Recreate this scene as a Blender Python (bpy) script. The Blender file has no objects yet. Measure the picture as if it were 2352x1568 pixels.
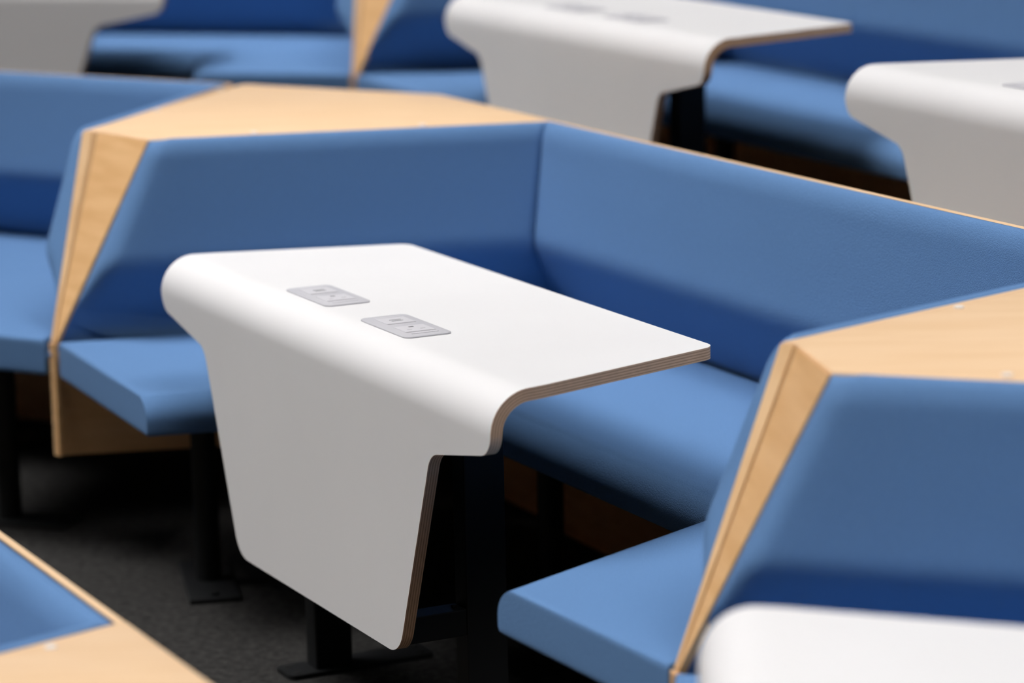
import bpy, math
from mathutils import Vector, Matrix

scn = bpy.context.scene
COL = scn.collection
S = 0.88                       # metres per layout unit
FLOOR = -0.10                  # tier floor level in a booth's own frame (layout units)
CAMZ = 1.905                   # eye height above the main tier floor (layout units)

# ------------------------------------------------------------------ camera
PITCH, ROLL = math.radians(11.4024), math.radians(1.2313)
fw = Vector((0, math.cos(PITCH), -math.sin(PITCH)))
rt = Vector((1, 0, 0)); up = rt.cross(fw)
c_, s_ = math.cos(ROLL), math.sin(ROLL)
r2 = c_ * rt - s_ * up
u2 = s_ * rt + c_ * up
cd = bpy.data.cameras.new('camera'); cam = bpy.data.objects.new('camera', cd); COL.objects.link(cam)
m = Matrix((r2, u2, -fw)).transposed().to_4x4(); m.translation = Vector((0, 0, CAMZ * S))
cam.matrix_world = m
cd.sensor_width = 36; cd.lens = 36 * 7001.9 / 2352
cd.clip_start = 0.05; cd.clip_end = 100
cd.dof.use_dof = True; cd.dof.focus_distance = 5.50 * S; cd.dof.aperture_fstop = 2.35
scn.camera = cam

# ------------------------------------------------------------------ world, lights, exposure
w = bpy.data.worlds.new('world'); scn.world = w; w.use_nodes = True
bg = w.node_tree.nodes['Background']; bg.inputs[0].default_value = (0.92, 0.95, 1.0, 1); bg.inputs[1].default_value = 0.0
def overhead_light(x, y, power, size, tilt, spread):  # unseen area light, added and tilted for even light from one direction
    l = bpy.data.lights.new('added_overhead_light', 'AREA'); l.shape = 'SQUARE'; l.size = size; l.energy = power
    l.color = (1.0, 0.98, 0.975); l.spread = math.radians(spread)
    o = bpy.data.objects.new('added_overhead_light', l); COL.objects.link(o); o.location = (x, y, 4.6)
    o.rotation_euler = Vector(tilt).to_track_quat('-Z', 'Y').to_euler()
# each: direction, spread (degrees), power of the whole added, unseen lamp grid
KEYS = dict(down=((0, 0, -1), 50, 90), left=((0.48, 0.0, -0.9), 36, 590), front=((-0.28, 0.42, -0.9), 36, 250))
for k, (d, sp, p) in KEYS.items():
    for i in range(4):
        for j in range(4):
            overhead_light(-0.6 - 4*d[0]/0.9 + (i-1.5)*3.5, 4.6 - 4*d[1]/0.9 + (j-1.5)*3.5, p/16, 3.5, d, sp)
scn.view_settings.view_transform = 'Standard'; scn.view_settings.look = 'None'
scn.view_settings.gamma = 1; scn.view_settings.use_curve_mapping = False
scn.view_settings.exposure = -0.26

# ------------------------------------------------------------------ materials
def mat(name, base, rough=0.5, **kw):
    m = bpy.data.materials.new(name); m.use_nodes = True
    b = m.node_tree.nodes['Principled BSDF']
    b.inputs['Base Color'].default_value = (*base, 1); b.inputs['Roughness'].default_value = rough
    for k, v in kw.items(): b.inputs[k.replace('_', ' ')].default_value = v
    return m, m.node_tree, b
def node(t, kind, **kw):
    n = t.nodes.new(kind)
    for k, v in kw.items():
        if k in n.inputs: n.inputs[k].default_value = v
        else: setattr(n, k, v)
    return n
def noise_color(t, b, cols, scale, vec_scale=(1, 1, 1), detail=3, coord='Object', lo=.35, hi=.65, rot=(0,0,0)):
    tc = node(t, 'ShaderNodeTexCoord'); mp = node(t, 'ShaderNodeMapping')
    mp.inputs['Scale'].default_value = vec_scale; mp.inputs['Rotation'].default_value = rot
    n = node(t, 'ShaderNodeTexNoise'); n.inputs['Scale'].default_value = scale; n.inputs['Detail'].default_value = detail
    r = node(t, 'ShaderNodeValToRGB'); r.color_ramp.elements[0].position = lo; r.color_ramp.elements[1].position = hi
    r.color_ramp.elements[0].color = (*cols[0], 1); r.color_ramp.elements[1].color = (*cols[1], 1)
    t.links.new(tc.outputs[coord], mp.inputs[0]); t.links.new(mp.outputs[0], n.inputs['Vector'])
    t.links.new(n.outputs[0], r.inputs[0]); t.links.new(r.outputs[0], b.inputs['Base Color'])
    return tc, n
def bump(t, b, scale, strength, dist, detail=2):
    tc = node(t, 'ShaderNodeTexCoord'); n = node(t, 'ShaderNodeTexNoise')
    n.inputs['Scale'].default_value = scale; n.inputs['Detail'].default_value = detail
    bp = node(t, 'ShaderNodeBump'); bp.inputs['Strength'].default_value = strength; bp.inputs['Distance'].default_value = dist
    t.links.new(tc.outputs['Object'], n.inputs['Vector']); t.links.new(n.outputs[0], bp.inputs['Height'])
    t.links.new(bp.outputs[0], b.inputs['Normal'])

FAB, t, b = mat('blue_wool', (0.10, 0.25, 0.53), 0.9)
noise_color(t, b, ((0.110, 0.223, 0.432), (0.129, 0.255, 0.485)), 420, detail=4)
b.inputs['Sheen Weight'].default_value = 0.08; b.inputs['Sheen Roughness'].default_value = 0.4
b.inputs['Sheen Tint'].default_value = (0.55, 0.72, 1, 1); b.inputs['Specular IOR Level'].default_value = 0.15
bump(t, b, 480, 0.6, 0.0022)
def wood(name, a, bb, scale, vs):
    m, t, b = mat(name, a, 0.42)
    noise_color(t, b, (a, bb), scale, vs, 5)
    b.inputs['Specular IOR Level'].default_value = 0.4
    return m
WOOD_TOP = wood('beech_laminate_top', (0.80, 0.55, 0.325), (0.86, 0.61, 0.385), 5, (1, 9, 1))
WOOD = wood('beech_laminate', (0.76, 0.445, 0.195), (0.86, 0.53, 0.255), 5, (1.2, 1.2, 9))
WOOD_EDGE = wood('beech_edge', (0.72, 0.45, 0.22), (0.82, 0.56, 0.31), 8, (2, 2, 1))
GROOVE_SHADE, t, b = mat('groove_shade_brown', (0.58, 0.34, 0.16), 0.7)  # darker beech brown carries the shade inside the groove
LAM, t, b = mat('white_laminate', (0.84, 0.84, 0.845), 0.45)
noise_color(t, b, ((0.815, 0.808, 0.810), (0.835, 0.828, 0.830)), 3)
bump(t, b, 900, 0.05, 0.0005)
PLY, t, b = mat('plywood_edge', (0.5, 0.33, 0.2), 0.6)
tc = node(t, 'ShaderNodeTexCoord'); sx = node(t, 'ShaderNodeSeparateXYZ')
mu = node(t, 'ShaderNodeMath', operation='MULTIPLY'); mu.inputs[1].default_value = 4.5
fr = node(t, 'ShaderNodeMath', operation='FRACT')
rp = node(t, 'ShaderNodeValToRGB'); rp.color_ramp.interpolation = 'CONSTANT'
e = rp.color_ramp.elements; e[0].position = 0; e[0].color = (0.97, 0.63, 0.37, 1); e[1].position = 0.62; e[1].color = (0.66, 0.36, 0.19, 1)
ns = node(t, 'ShaderNodeTexNoise'); ns.inputs['Scale'].default_value = 60; ns.inputs['Detail'].default_value = 4
mx = node(t, 'ShaderNodeMixRGB', blend_type='MULTIPLY'); mx.inputs[0].default_value = 0.25
t.links.new(tc.outputs['UV'], sx.inputs[0]); t.links.new(sx.outputs[1], mu.inputs[0]); t.links.new(mu.outputs[0], fr.inputs[0])
t.links.new(fr.outputs[0], rp.inputs[0]); t.links.new(tc.outputs['Object'], ns.inputs['Vector'])
t.links.new(rp.outputs[0], mx.inputs[1]); t.links.new(ns.outputs[0], mx.inputs[2]); t.links.new(mx.outputs[0], b.inputs['Base Color'])
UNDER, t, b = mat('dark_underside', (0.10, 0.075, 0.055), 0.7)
STEEL, t, b = mat('black_powder_coat', (0.011, 0.012, 0.013), 0.55)
b.inputs['Specular IOR Level'].default_value = 0.3
PLATE, t, b = mat('satin_grey_plastic', (0.575, 0.57, 0.60), 0.4)
SOCKET, t, b = mat('pale_socket_plastic', (0.70, 0.69, 0.72), 0.35)
DARK, t, b = mat('dark_slot', (0.16, 0.16, 0.17), 0.6)
HOLE, t, b = mat('black_hole_disc', (0.003, 0.003, 0.003), 0.8)  # near-black colour for the shade inside the floor plate holes
SEAM, t, b = mat('grey_seam', (0.42, 0.41, 0.43), 0.6)
CAP, t, b = mat('pale_metal_cap', (0.90, 0.88, 0.86), 0.3, Metallic=0.0)
CARPET, t, b = mat('charcoal_carpet', (0.05, 0.048, 0.046), 1.0)
tc, n = noise_color(t, b, ((0.018, 0.0175, 0.017), (0.065, 0.063, 0.060)), 55, detail=9, lo=.36, hi=.64)
n.inputs['Roughness'].default_value = 0.75
bump(t, b, 420, 0.8, 0.003, 4)
b.inputs['Specular IOR Level'].default_value = 0.1
RISER, t, b = mat('riser_dark', (0.03, 0.03, 0.03), 0.9)

# ------------------------------------------------------------------ mesh helpers (coordinates in layout units, scaled by S)
def mesh_obj(name, verts, faces, material, parent=None, smooth=False, uvs=None):
    me = bpy.data.meshes.new(name)
    me.from_pydata([(v[0]*S, v[1]*S, v[2]*S) for v in verts], [], faces)
    me.materials.append(material)
    if uvs:
        ul = me.uv_layers.new(name='UV')
        for li, l in enumerate(me.loops): ul.data[li].uv = uvs[l.vertex_index]
    if smooth:
        for p in me.polygons: p.use_smooth = True
    me.update()
    o = bpy.data.objects.new(name, me); COL.objects.link(o)
    if parent: o.parent = parent
    return o
def thing(name, label, cat, group, loc, rz=0.0):
    o = bpy.data.objects.new(name, None); COL.objects.link(o)
    o.location = Vector(loc) * S; o.rotation_euler = (0, 0, rz)
    o['label'] = label; o['category'] = cat; o.empty_display_size = 0.1
    if group: o['group'] = group
    return o
def bevel(o, wd, seg=3, angle=0.6):
    md = o.modifiers.new('bevel', 'BEVEL'); md.width = wd * S; md.segments = seg; md.limit_method = 'ANGLE'; md.angle_limit = angle
    return o
def fix_normals(o):
    import bmesh
    bm = bmesh.new(); bm.from_mesh(o.data); bmesh.ops.recalc_face_normals(bm, faces=bm.faces); bm.to_mesh(o.data); bm.free()
    return o
def box(name, c, d, material, parent, rz=0.0, bev=0.0):
    hx, hy, hz = d[0]/2, d[1]/2, d[2]/2; cz, sz = math.cos(rz), math.sin(rz); v = []
    for z in (-hz, hz):
        for (a, bb) in ((-hx, -hy), (hx, -hy), (hx, hy), (-hx, hy)):
            v.append((c[0]+cz*a-sz*bb, c[1]+sz*a+cz*bb, c[2]+z))
    o = mesh_obj(name, v, [(3,2,1,0),(4,5,6,7),(0,1,5,4),(1,2,6,5),(2,3,7,6),(3,0,4,7)], material, parent)
    if bev: bevel(o, bev, 2)
    return o
def prism(name, poly, z0, z1, material, parent, bev=0.0, seg=3):
    n = len(poly)
    v = [(p[0], p[1], z0) for p in poly] + [(p[0], p[1], z1) for p in poly]
    f = [tuple(range(n-1, -1, -1)), tuple(range(n, 2*n))] + [(i, (i+1) % n, n+(i+1) % n, n+i) for i in range(n)]
    o = fix_normals(mesh_obj(name, v, f, material, parent))
    if bev:
        bevel(o, bev, seg)
        for p in o.data.polygons: p.use_smooth = True
    return o
def cushion(poly, z0, z1, front, parent):
    """cushion lofted from its plan: the edge number `front` rolls over in a big radius, the others are crisp"""
    n = len(poly); P_ = [Vector(p) for p in poly]
    area = sum(P_[i].x*P_[(i+1) % n].y - P_[(i+1) % n].x*P_[i].y for i in range(n))
    sg = 1 if area > 0 else -1
    def inset(ds):
        L_ = []
        for i in range(n):
            d = (P_[(i+1) % n]-P_[i]).normalized(); nn = Vector((-d.y, d.x))*sg
            L_.append((P_[i]+nn*ds[i], d))
        out = []
        for i in range(n):
            (p, d), (q, e) = L_[i-1], L_[i]
            den = d.x*e.y-d.y*e.x; t_ = ((q.x-p.x)*e.y-(q.y-p.y)*e.x)/den
            out.append(p+d*t_)
        return out
    RV, RH, rs = 0.056, 0.064, 0.009
    def ins(z):
        top = z1-z; bot = z-z0
        f = 0.0
        if top < RV: q = 1-top/RV; f = RH*(1-math.sqrt(max(0, 1-q*q)))
        if bot < 0.014: q = 1-bot/0.014; f = max(f, 0.014*(1-math.sqrt(max(0, 1-q*q))))
        e = 0.0
        for dd in (top, bot):
            if dd < rs: q = 1-dd/rs; e = rs*(1-math.sqrt(max(0, 1-q*q)))
        return [max(f, e) if i == front else e for i in range(n)]
    zs = [z0, z0+.0015, z0+.006, z0+.014] + [z1-RV*math.sin(math.pi/2*(1-k/14)) for k in range(0, 14)]
    zs += [z1-.003, z1-.0012, z1-.0004, z1-.0001, z1]
    zs = sorted(set(round(z, 6) for z in zs))
    V = []; F = []
    for z in zs: V += [(p.x, p.y, z) for p in inset(ins(z))]
    for k in range(len(zs)-1):
        for i in range(n):
            a_, b_ = k*n+i, k*n+(i+1) % n
            F.append((a_, b_, b_+n, a_+n))
    F.append(tuple(range(n-1, -1, -1))); F.append(tuple(range((len(zs)-1)*n, len(zs)*n)))
    o = fix_normals(mesh_obj('seat_cushion', V, F, FAB, parent, smooth=True))
    o.data.set_sharp_from_angle(angle=math.radians(40))
    return o
def cyl(name, c, r, z0, z1, material, parent, n=24):
    v = [(c[0]+r*math.cos(2*math.pi*i/n), c[1]+r*math.sin(2*math.pi*i/n), z) for z in (z0, z1) for i in range(n)]
    f = [tuple(range(n-1, -1, -1)), tuple(range(n, 2*n))] + [(i, (i+1) % n, n+(i+1) % n, n+i) for i in range(n)]
    return bevel(mesh_obj(name, v, f, material, parent), min(r*0.15, 0.002), 2)
def slab_quad(name, q, th, material, parent, bev=0.0):
    """quad (4 points, counter-clockwise seen from the face side) extruded backwards by th"""
    q = [Vector(p) for p in q]
    n = (q[2]-q[0]).cross(q[3]-q[1]).normalized()
    v = [*q, *[p - n*th for p in q]]
    o = fix_normals(mesh_obj(name, v, [(0,1,2,3),(7,6,5,4),(0,4,5,1),(1,5,6,2),(2,6,7,3),(3,7,4,0)], material, parent))
    if bev: bevel(o, bev, 2)
    return o
def lerp(a, b, t): return a + (b-a)*t

# ------------------------------------------------------------------ booth template (fitted)
Yt, Lt, Ys, Ls, Ex, Ey, Fx, Fy, Zb, Zs = 1.034, 1.1247, 0.9976, 1.1000, 1.3902, 0.1266, 1.4428, -0.0939, 0.8846, 0.4248
W, D, INS, RR, TZ = 1.5788, 0.4396, 0.1382, 0.075, 0.72
TH = 0.0225
SKB = 0.155

def smooth(t): t = max(0, min(1, t)); return t*t*(3-2*t)
def pad_profile(v, vc=0.44):
    lo, mid, hi = -0.078, 0.068, 0.038
    # two facets meeting in a soft crease
    k = 0.02
    a = lo + (mid-lo)*v/vc; bb = mid + (hi-mid)*(v-vc)/(1-vc)
    h = max(k-abs(a-bb), 0)/k
    return min(a, bb) - h*h*k*0.22

def pad(name, tl, tr, br, bl, mitre_l, mitre_r, parent):
    """upholstered pad on the board face tl-tr-br-bl (seen from the sitter); mitre_* = offset direction at an inner
    corner, or None for a free, rounded end"""
    tl, tr, br, bl = [Vector(p) for p in (tl, tr, br, bl)]
    bl = bl + (bl-tl)*0.07; br = br + (br-tr)*0.07
    n = ((tr-tl).cross(bl-tl)).normalized() * -1
    inward = Vector((0, 0.2, 0.6)) - (tl+tr+br+bl)/4
    if n.dot(inward) < 0: n = -n
    L = (tr-tl).length; H = (tl-bl).length
    R = 0.052; RT = 0.046; RC = 0.012
    def edge_samples(len_, r0, r1, mid, ease=9):
        s = [r0*(1-math.cos(math.pi/2*i/ease)) for i in range(ease)] + [lerp(r0, len_-r1, i/mid) for i in range(mid)]
        s += [len_ - r1*(1-math.cos(math.pi/2*i/ease)) for i in range(ease, -1, -1)]
        return s
    rl = RC if mitre_l is not None else R; rr = RC if mitre_r is not None else R
    us = edge_samples(L, rl, rr, 24); vs = edge_samples(H, 0.012, RT, 40)
    V = []; nu, nv = len(us), len(vs)
    def rnd(s, r):
        q = 1-min(s/r, 1); return math.sqrt(max(0, 1-q*q))
    for v in vs:
        fv = v/H
        for u in us:
            fu = u/L
            p = bl.lerp(br, fu).lerp(tl.lerp(tr, fu), fv)
            d = pad_profile(fv) * rnd(H-v, RT)
            d *= (0.72+0.28*rnd(u, rl)) if mitre_l is not None else rnd(u, rl)
            d *= (0.72+0.28*rnd(L-u, rr)) if mitre_r is not None else rnd(L-u, rr)
            dv = n.copy()
            if mitre_l is not None: dv = dv.lerp(mitre_l, (1-fu))
            if mitre_r is not None: dv = dv.lerp(mitre_r, fu) if mitre_l is None else dv + (mitre_r-n)*fu
            V.append(p + dv*d + Vector((0, 0, 0.013*math.exp(-((H-v)/0.035)**2)*rnd(H-v, 0.012)*min(1, (u/R if mitre_l is None else 1))*min(1, ((L-u)/R if mitre_r is None else 1)))))
    F = []
    for j in range(nv-1):
        for i in range(nu-1):
            a = j*nu+i; F.append((a, a+1, a+nu+1, a+nu))
    rim = [i for i in range(nu)] + [j*nu+nu-1 for j in range(1, nv)] + [(nv-1)*nu+i for i in range(nu-2, -1, -1)] + [j*nu for j in range(nv-2, 0, -1)]
    base = len(V)
    for i in rim: V.append(V[i] - n*0.004)
    k = len(rim)
    for i in range(k): F.append((rim[i], base+i, base+(i+1) % k, rim[(i+1) % k]))
    F.append(tuple(range(base, base+k)))
    return fix_normals(mesh_obj(name, V, F, FAB, parent, smooth=True))

def make_booth(pose, label, xr=0.0, group='three-sided booth benches on the tiers'):
    x, y, yaw, z = pose
    t = thing('booth_bench', label, 'bench', group, (x, y, z+FLOOR+CAMZ), yaw)
    f0 = -FLOOR
    def P(px, py, pz): return Vector((px, py, pz+f0))
    eL, EL, KL, kL = P(-Fx, Fy, Zs), P(-Ex, Ey, Zb), P(-Lt, Yt, Zb), P(-Ls, Ys, Zs)
    eR, ER, KR, kR = P(Fx+xr, Fy, Zs), P(Ex+xr, Ey, Zb), P(Lt+xr, Yt, Zb), P(Ls+xr, Ys, Zs)
    def nrm(a, b, c, inward):
        n = (b-a).cross(c-a).normalized()
        return n if n.dot(inward) > 0 else -n
    n1 = nrm(EL, KL, eL, Vector((1, 0, 0))); n2 = nrm(KL, KR, kL, Vector((0, -1, 0))); n3 = nrm(ER, KR, eR, Vector((-1, 0, 0)))
    mL = (n1+n2)/(1+n1.dot(n2)); mR = (n2+n3)/(1+n2.dot(n3))
    pad('backrest', EL, KL, kL, eL, None, mL, t)
    pad('backrest', KL, KR, kR, kL, mL, mR, t)
    pad('backrest', KR, ER, eR, kR, mR, None, t)
    # boards behind the pads and skirts below
    g = 0.0
    for (A, B, b0, a0, n) in ((EL, KL, kL, eL, n1), (KL, KR, kR, kL, n2), (KR, ER, eR, kR, n3)):
        lift = Vector((0, 0, 0.003)); off = -n*0.0045; low = -n*0.085
        d0 = (b0-a0).normalized()*0.09
        ai = a0 + (d0 if a0 is eL else Vector()); bi = b0 - (d0 if b0 is eR else Vector())
        q = [ai+low, bi+low, B+off+lift, A+off+lift]
        nn = (q[2]-q[0]).cross(q[3]-q[1])
        if nn.dot(n) < 0: q = q[::-1]
        slab_quad('back_board', q, 0.012, WOOD_TOP, t)
        zk = SKB+f0 if n is not n2 else 0.004
        hb = Vector((a0.x, a0.y, zk)); hc = Vector((b0.x, b0.y, zk))
        dn = Vector((0, 0, 0.090)); off = -n*0.012
        q = [hb+off, hc+off, b0+off-dn, a0+off-dn]
        if (q[2]-q[0]).cross(q[3]-q[1]).dot(n) < 0: q = q[::-1]
        slab_quad('skirt_panel', q, 0.02, WOOD, t)
    # seat cushions
    z0, z1 = 0.342+f0, 0.430+f0
    g = 0.004
    fr = 0.43
    tip = 0.80
    polyL = [(-Fx+.012, Fy-0.008), (-tip+.05, -0.135), (-0.615, fr-g), (-Ls-.03, Ys+.036-g)]
    polyM = [(-Ls-.03, Ys+.042), (-0.615, fr), (0.66+xr, fr), (Ls+xr+.03, Ys+.042)]
    polyR = [(Fx+xr-.012, Fy-0.008), (Ls+xr+.03, Ys+.036-g), (0.66+xr, fr-g), (tip+.105+xr, -0.125)]
    for p, fe in ((polyL, 1), (polyM, 1), (polyR, 2)):
        cushion(p, z0, z1, fe, t)
    # steel posts with floor plates, and the rail the cushions sit on
    posts = [(-1.10, .12, -.28), (1.10+xr, .12, .28), (-.55, .72, math.pi/2), (.55+xr, .72, math.pi/2)]
    if xr: posts.insert(3, (.55+xr*.5, .72, math.pi/2))
    for (px, py, a) in posts:
        po = cyl('post', (px, py), 0.029, 0.01, z0-0.03, STEEL, t)
        pl = box('base_plate', (px, py, 0.006), (0.34, 0.115, 0.012), STEEL, po, a, 0.003)
        cy, sy = math.cos(a), math.sin(a)
        for sgn in (-1, 1):
            cyl('bolt_or_hole', (px+sgn*.14*cy, py+sgn*.14*sy), 0.011, 0.012, 0.019, STEEL, po, 12)
    def rail(a, b):
        a = Vector(a); b = Vector(b); d = b-a
        box('seat_rail', ((a.x+b.x)/2, (a.y+b.y)/2, z0-0.0155), (d.length, 0.06, 0.029), STEEL, t, math.atan2(d.y, d.x))
    rail((-1.14, .02), (-.98, .58)); rail((1.14+xr, .02), (.98+xr, .58)); rail((-.72, .73), (.72+xr, .73))
    return t

def world_pt(pose, p):
    x, y, yaw, z = pose; c, s = math.cos(yaw), math.sin(yaw)
    return Vector((x+c*p[0]-s*p[1], y+s*p[0]+c*p[1], z+p[2]+CAMZ))

def make_wedge(pa, pb, label, xr=0.0, trim=0.0):
    """beech infill between the right arm of booth a and the left arm of booth b"""
    EA, eA, KA = world_pt(pa, (Ex+xr, Ey, Zb)), world_pt(pa, (Fx+xr, Fy, Zs)), world_pt(pa, (Lt+xr, Yt, Zb))
    EB, eB, KB = world_pt(pb, (-Ex, Ey, Zb)), world_pt(pb, (-Fx, Fy, Zs)), world_pt(pb, (-Lt, Yt, Zb))
    da = world_pt(pa, (1, 0, 0)) - world_pt(pa, (0, 0, 0)); db = world_pt(pb, (1, 0, 0)) - world_pt(pb, (0, 0, 0))
    # meeting point of the two rear board lines
    A = KA + (world_pt(pa, (0, .018, 0)) - world_pt(pa, (0, 0, 0))); B = KB + (world_pt(pb, (0, .018, 0)) - world_pt(pb, (0, 0, 0)))
    den = da.x*db.y - da.y*db.x
    tt = ((B.x-A.x)*db.y - (B.y-A.y)*db.x)/den
    M = A + da*tt
    z0 = (pa[3]+pb[3])/2 + CAMZ + FLOOR
    e0 = (eA+eB)/2; org = Vector((e0.x, e0.y, z0))
    t = thing('corner_infill', label, 'wood panel', 'beech corner infills between the booths', org)
    L = lambda p: Vector(p)-org
    EA, eA, KA, EB, eB, KB, M, A, B = [L(p) for p in (EA, eA, KA, EB, eB, KB, M, A, B)]
    ztop = Zb-FLOOR
    ba = Vector((KA.x-EA.x, KA.y-EA.y, 0)).normalized(); oa = Vector((ba.y, -ba.x, 0))
    if oa.dot(EB-EA) < 0: oa = -oa
    EA2 = EA + oa*0.026
    poly = [(EA.x, EA.y), (EA2.x, EA2.y), (EB.x, EB.y), (KB.x, KB.y), (B.x, B.y), (M.x, M.y), (A.x, A.y), (KA.x, KA.y)]
    if trim:
        da_ = Vector((da.x, da.y, 0)).normalized()*trim
        poly = poly[:-2] + [((A+da_).x, (A+da_).y), ((KA+da_*.85).x, (KA+da_*.85).y)]
    prism('top_panel', poly, ztop-0.008, ztop+0.004, WOOD_TOP, t, bev=0.0015, seg=2)
    # front face: from the end of booth a's board to the end of booth b's board
    out = (EB-EA).cross(eA-EA).normalized()
    if out.y > 0: out = -out
    wb = max((eB-eA).length, 0.02); dirb = (eB-eA); 
    if dirb.length < 0.012 or dirb.dot(EB-EA) < 0: dirb = (EB-EA).normalized()
    dirb = Vector((EB.x-EA.x, EB.y-EA.y, 0)).normalized()
    mid = (eA+eB)/2
    bl, brr = mid - dirb*0.011, mid + dirb*0.011
    tl, tr = EA + Vector((0,0,.0)), EB + Vector((0,0,.0))
    ba = Vector((KA.x-EA.x, KA.y-EA.y, 0)).normalized(); oa = Vector((ba.y, -ba.x, 0))
    if oa.dot(EB-EA) < 0: oa = -oa
    tl2 = tl + oa*0.026; tl3 = tl2.lerp(tr, 0.10)
    o1 = out*0.004
    m1, m2 = bl.lerp(brr, .45), bl.lerp(brr, .68)
    for nm, qq, mt, th in (('edge_lipping', [bl+o1, m1+o1, tl2+o1, tl+o1], WOOD_EDGE, 0.02),
                           ('groove', [m1+o1*.2, m2+o1*.2, tl3+o1*.2, tl2+o1*.2], GROOVE_SHADE, 0.01),
                           ('front_panel', [m2+o1, brr+o1, tr+o1, tl3+o1], WOOD, 0.012)):
        if (qq[2]-qq[0]).cross(qq[3]-qq[1]).dot(out) < 0: qq = qq[::-1]
        slab_quad(nm, qq, th, mt, t)
    # narrow post below, down to the skirt line
    zb = SKB-FLOOR; zfl = 0.004
    zt = bl.z-0.002
    fl = Vector((bl.x, bl.y, 0)); fr_ = Vector((brr.x, brr.y, 0)); ou = Vector((out.x, out.y, 0)).normalized()*0.010
    for nm, a, b_, mt, oo in (('edge_lipping', 0, .40, WOOD_EDGE, 1), ('groove', .40, .5, GROOVE_SHADE, .5), ('foot_strip', .5, 1.0, WOOD, 1)):
        pa_, pb_ = fl.lerp(fr_, a)+ou*oo, fl.lerp(fr_, b_)+ou*oo
        qq = [Vector((pa_.x, pa_.y, zb)), Vector((pb_.x, pb_.y, zb)), Vector((pb_.x, pb_.y, zt)), Vector((pa_.x, pa_.y, zt))]
        if (qq[2]-qq[0]).cross(qq[3]-qq[1]).dot(out) < 0: qq = qq[::-1]
        slab_quad(nm, qq, 0.014, mt, t)
    # rear closing panels
    for (p, r_) in ((A, M), (M, B)):
        d = Vector((r_.x-p.x, r_.y-p.y, 0))
        if d.length > 0.05:
            nrm_ = Vector((-d.y, d.x, 0)).normalized()
            if nrm_.dot(EA-p) < 0: nrm_ = -nrm_
            p0, r0 = p + nrm_*0.003, r_ + nrm_*0.003
            qq = [Vector((p0.x, p0.y, zfl)), Vector((r0.x, r0.y, zfl)), Vector((r0.x, r0.y, ztop-.009)), Vector((p0.x, p0.y, ztop-.009))]
            if (qq[2]-qq[0]).cross(qq[3]-qq[1]).dot(nrm_) > 0: qq = qq[::-1]
            slab_quad('rear_panel', qq, 0.014, WOOD, t)
    # fixing caps let into the top along both arms
    cen = Vector(((EA.x+EB.x+M.x)/3, (EA.y+EB.y+M.y)/3, 0))
    for (a, b_, fr2) in ((EA, KA, (.40, .86)), (EB, KB, (.26, .68))):
        for f_ in fr2:
            p = a.lerp(b_, f_); d = (b_-a).normalized(); side = Vector((-d.y, d.x, 0))
            if side.dot(cen-p) < 0: side = -side
            p = p + side*0.032
            cyl('fixing_cap', (p.x, p.y), 0.0085, ztop+0.004, ztop+0.0075, CAP, t, 16)
    return t

# ------------------------------------------------------------------ table
def fillet(pts, radii, seg=8):
    out = []
    n = len(pts)
    for i in range(n):
        p = Vector(pts[i]); r = radii[i]
        if r <= 0 or i in (0, n-1): out.append((p.x, p.y)); continue
        a = Vector(pts[i-1]); b = Vector(pts[i+1])
        d1 = (a-p).normalized(); d2 = (b-p).normalized()
        ang = d1.angle(d2); tl = min(r/math.tan(ang/2), (a-p).length*.48, (b-p).length*.48); r = tl*math.tan(ang/2)
        bis = (d1+d2).normalized(); c = p + bis*(r/math.sin(ang/2))
        s0 = p+d1*tl; s1 = p+d2*tl
        v0, v1 = s0-c, s1-c
        th = v0.angle(v1); cr = v0.x*v1.y-v0.y*v1.x; sg = 1 if cr > 0 else -1
        for k in range(seg+1):
            a_ = sg*th*k/seg
            out.append((c.x+v0.x*math.cos(a_)-v0.y*math.sin(a_), c.y+v0.x*math.sin(a_)+v0.y*math.cos(a_)))
    return out
ARC = RR*math.pi/2
def section(s, off=0.0):
    """point (y,z) on the bent sheet at developed distance s from the rear edge; off = depth into the sheet"""
    r = RR-off
    if s <= D: return (D-s, TZ-off)
    if s <= D+ARC:
        a = (s-D)/RR
        return (-r*math.sin(a), TZ-RR+r*math.cos(a))
    return (-r, TZ-RR-(s-D-ARC))
s_bot = D+ARC+(0.5593-RR)
s_sho = D+ARC+(0.1011-RR); s_shi = D+ARC+(0.1545-RR)
half_pts = [(0, 0.0), (W/2-INS, 0.0), (W/2, D), (W/2, s_sho+.006), (W/2-.2518+.01, s_shi), (W/2-.397, s_bot), (0, s_bot)]
outline = fillet(half_pts, [0, .035, .3, .045, .05, .065, 0], 9)

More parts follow.
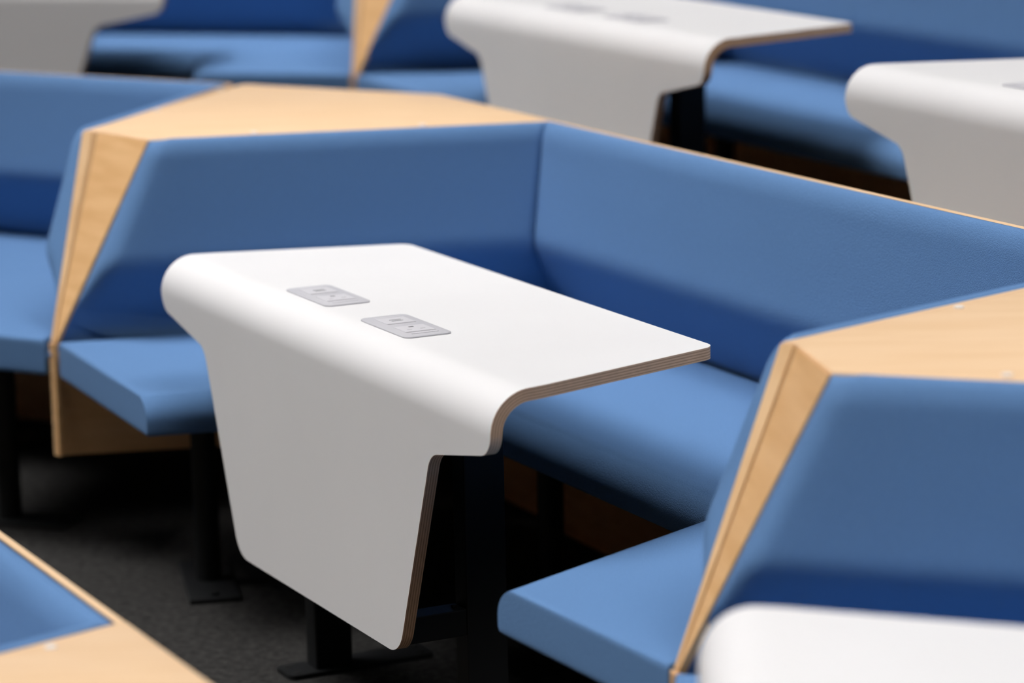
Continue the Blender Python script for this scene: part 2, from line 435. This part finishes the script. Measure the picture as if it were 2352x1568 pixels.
def make_tabletop(parent, f0):
    # rows sampled down the developed sheet; each outline vertex is a row end
    h = outline[1:-1]
    ss = [p for p in h]
    # refine: insert rows so that the arc is smooth
    rows = []
    for i in range(len(ss)-1):
        a, b = ss[i], ss[i+1]
        rows.append(a)
        n = int(max(1, abs(b[1]-a[1])/0.012 if a[1] < D+ARC+.01 and b[1] > D-.01 else abs(b[1]-a[1])/.05))
        for k in range(1, n): rows.append((lerp(a[0], b[0], k/n), lerp(a[1], b[1], k/n)))
    rows.append(ss[-1])
    M_ = 16
    V = []; F = []; nr = len(rows)
    for (hw, s) in rows:
        y, z = section(s)
        for k in range(M_+1): V.append((lerp(-hw, hw, k/M_), y, z+f0))
    for j in range(nr-1):
        for k in range(M_):
            a = j*(M_+1)+k; F.append((a, a+M_+1, a+M_+2, a+1))
    top = mesh_obj('laminate_face', V, F, LAM, parent, smooth=True)
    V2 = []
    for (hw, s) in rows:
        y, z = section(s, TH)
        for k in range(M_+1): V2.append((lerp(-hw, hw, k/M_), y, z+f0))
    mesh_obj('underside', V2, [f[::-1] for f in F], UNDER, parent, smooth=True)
    # ply edge: closed loop of the outline
    loop = [(hw, s) for hw, s in rows] + [(-hw, s) for hw, s in rows[::-1]]
    V3 = []; uv = []; n = len(loop)
    for (hx, s) in loop:
        for kk in range(2):
            off = TH*kk
            y, z = section(s, off); V3.append((hx, y, z+f0)); uv.append((s, kk))
    F3 = [(2*i, 2*((i+1) % n), 2*((i+1) % n)+1, 2*i+1) for i in range(n)]
    o = mesh_obj('plywood_edge', V3, F3, PLY, parent, smooth=False, uvs=uv)
    return top

def make_table(pose, label):
    x, y, yaw, z = pose
    t = thing('booth_table', label, 'table', 'white bent-ply booth tables', (x, y, z+FLOOR+CAMZ), yaw)
    f0 = -FLOOR
    make_tabletop(t, f0)
    # two power modules let into the top, just behind the bend
    for cx in (-0.172, 0.192):
        L_, B_ = 0.212, 0.096
        y0 = -0.002; x0 = cx-L_/2; zt = TZ+f0
        pts = fillet([(x0+L_/2, y0), (x0+L_, y0), (x0+L_, y0+B_), (x0, y0+B_), (x0, y0), (x0+L_/2-1e-4, y0)], [0, .014, .014, .014, .014, 0], 6)
        pl = prism('power_plate', pts, zt+0.0002, zt+0.0032, PLATE, t, bev=0.0008, seg=2)
        def R(name, u0, u1, v0, v1, z1, z2, mt):
            box(name, (x0+L_*(u0+u1)/2, y0+B_*(v0+v1)/2, zt+(z1+z2)/2), (L_*(u1-u0), B_*(v1-v0), z2-z1), mt, pl)
        R('module_surround', .122, .408, .24, .83, .003, .0034, SEAM)
        R('module_surround', .532, .820, .22, .83, .003, .0034, SEAM)
        R('usb_module', .132, .398, .22, .822, .003, .0042, SOCKET)
        R('socket_module', .545, .808, .20, .822, .003, .0042, SOCKET)
        R('label_strip', .06, .10, .26, .80, .003, .0036, SOCKET)
        R('label_strip', .845, .885, .26, .80, .003, .0036, SOCKET)
        R('module_seam', .888, .894, .24, .80, .003, .0037, SEAM)
        R('usb_slot', .236, .252, .42, .66, .0042, .0045, DARK)
        R('usb_slot', .286, .302, .42, .66, .0042, .0045, DARK)
        R('socket_slot', .595, .620, .46, .56, .0042, .0045, DARK)
        R('socket_slot', .715, .722, .32, .42, .0042, .0045, SEAM)
        R('socket_slot', .715, .722, .60, .70, .0042, .0045, SEAM)
    # two pedestal legs with floor plates, brackets to the hanging panel, top rails
    for sx in (-1, 1):
        px = 0.365*sx
        lg = box('leg', (px, .105, (0.01+TZ+f0-TH-.012)/2), (.052, .082, TZ+f0-TH-.012-.01), STEEL, t, 0, 0.003)
        pl = fillet([(px, .0), (px+.042, .0), (px+.042, .325), (px-.042, .325), (px-.042, .0), (px-1e-4, .0)], [0, .015, .015, .015, .015, 0], 4)
        bp = prism('base_plate', pl, 0.0, 0.010, STEEL, lg)
        for (bx, by) in ((-.022, .022), (.022, .022), (-.022, .303), (.022, .303)):
            cyl('bolt_or_hole', (px+bx, by), .009, 0.010, 0.0115, HOLE, lg, 14)  # flat black discs painting dark holes in the plate
        box('top_bracket', (px, .17, TZ+f0-TH-.0065), (.075, .42, .011), STEEL, lg)
        for zz in (.20,):
            box('panel_bracket', (px, (.064-RR+TH)/2, zz+f0), (.05, .064+RR-TH-.002, .05), STEEL, lg, 0, 0.002)
            cyl('bolt_or_hole', (px+.0, .05), .006, zz+f0+.025, zz+f0+.030, STEEL, lg, 10)
    box('cross_rail', (0, .105, TZ+f0-TH-.035), (.68, .03, .04), STEEL, t)
    return t

# ------------------------------------------------------------------ poses (x, y, yaw, z) in layout units, z measured from the eye
P0 = (-2.2451, 7.8123, -0.5638, -1.8046)
P1 = (-0.3232, 5.6873, -1.1104, -1.8046)
P2 = (0.2596, 2.8870, -1.6220, -1.8046)
PB = (0.2235, 8.22, -1.1385, -1.484)
P3 = (1.155, 6.15, -1.147, -1.484)
PC = (-1.8159, 10.06, -0.3226, -1.484)
PF = (-2.006, 4.738, -1.105, -2.134)

# ------------------------------------------------------------------ tier floors and risers (concentric steps)
CX, CY = -5.1, 3.2
def sector(name, r0, r1, z, riser_h):
    n = 96; a0, a1 = math.radians(-75), math.radians(105); V = []; F = []
    for i in range(n+1):
        a = lerp(a0, a1, i/n)
        for r, zz in ((r0, z-riser_h), (r0, z), (r1, z), (r1, z-riser_h)):
            V.append((CX+r*math.cos(a), CY+r*math.sin(a), zz+CAMZ))
    for i in range(n):
        for k in range(3): F.append((4*i+k, 4*i+k+1, 4*(i+1)+k+1, 4*(i+1)+k))
        F.append((4*i+3, 4*i, 4*(i+1), 4*(i+1)+3))
    F.append((0, 1, 2, 3)); F.append((4*n+3, 4*n+2, 4*n+1, 4*n))
    o = fix_normals(mesh_obj(name, V, F, CARPET)); o['kind'] = 'structure'
    return o
sector('floor_lower', 0.3, 4.75, -2.127+FLOOR, 0.15)
sector('floor_main', 4.75, 6.62, -1.8046+FLOOR, 0.47)
sector('floor_upper', 6.62, 14.0, -1.484+FLOOR, 0.80)

# room shell, outside the frame
PLASTER, t, b = mat('grey_plaster', (0.22, 0.22, 0.225), 0.9); bump(t, b, 60, 0.2, 0.002)
CEIL, t, b = mat('dark_ceiling', (0.10, 0.10, 0.105), 0.9)
X0, X1, Y0, Y1, ZC = -13.0, 12.0, -7.0, 18.5, 6.8
zf = -2.127+FLOOR+CAMZ-0.15
def shell(name, c, d, mt):
    o = box(name, c, d, mt, None); o['kind'] = 'structure'; return o
hz = ZC-zf
shell('floor_front', ((X0+X1)/2, (Y0+Y1)/2, zf-0.05), (X1-X0, Y1-Y0, 0.1), CARPET)
shell('wall_left', (X0-.1, (Y0+Y1)/2, zf+hz/2), (0.2, Y1-Y0, hz), PLASTER)
shell('wall_right', (X1+.1, (Y0+Y1)/2, zf+hz/2), (0.2, Y1-Y0, hz), PLASTER)
shell('wall_back', ((X0+X1)/2, Y1+.1, zf+hz/2), (X1-X0+.4, 0.2, hz), PLASTER)
shell('wall_front', ((X0+X1)/2, Y0-.1, zf+hz/2), (X1-X0+.4, 0.2, hz), PLASTER)
shell('ceiling', ((X0+X1)/2, (Y0+Y1)/2, ZC+.05), (X1-X0+.4, Y1-Y0+.4, 0.1), CEIL)

# ------------------------------------------------------------------ things
make_booth(P1, 'blue upholstered booth bench wrapping around the sharp white table in the middle')
make_table(P1, 'white bent-ply table in sharp focus in the middle, two grey power plates showing')
make_booth(P0, 'blue booth bench at the left edge, left of the middle beech corner panel')
make_booth(P2, 'blue booth bench at the lower right, behind the blurred front table corner')
make_table(P2, 'white table corner blurred in the lower right foreground')
make_wedge(P0, P1, 'beech corner panel with long wooden top, behind and left of the sharp table', trim=0.05)
make_wedge(P1, P2, 'pale beech corner panel at the right edge, right of the sharp table')
make_booth(PB, 'long blue booth bench in the back row, running behind the two upper right tables', xr=2.72)
make_table(PB, 'blurred white table at the top centre with its plywood edge showing')
make_table(P3, 'blurred white table at the upper right edge')
make_booth(PC, 'blue booth bench at the top left, behind the grey-looking table panel')
make_table(PC, 'shaded white table panel in the top left corner, farthest table')
make_wedge(PC, PB, 'narrow beech corner panel at the top, between the back row benches')
make_booth(PF, 'blue booth bench at the lower left corner, only its back top showing')
# the next booth of the lower row starts right of PF (relation measured between P1 and P2)
c, s = math.cos(PF[2]), math.sin(PF[2])
PG = (PF[0]+c*2.7725+s*0.7219, PF[1]+s*2.7725-c*0.7219, PF[2]-0.5116, PF[3])
make_wedge(PF, PG, 'beech corner top in the lower left corner, nearest wooden panel')
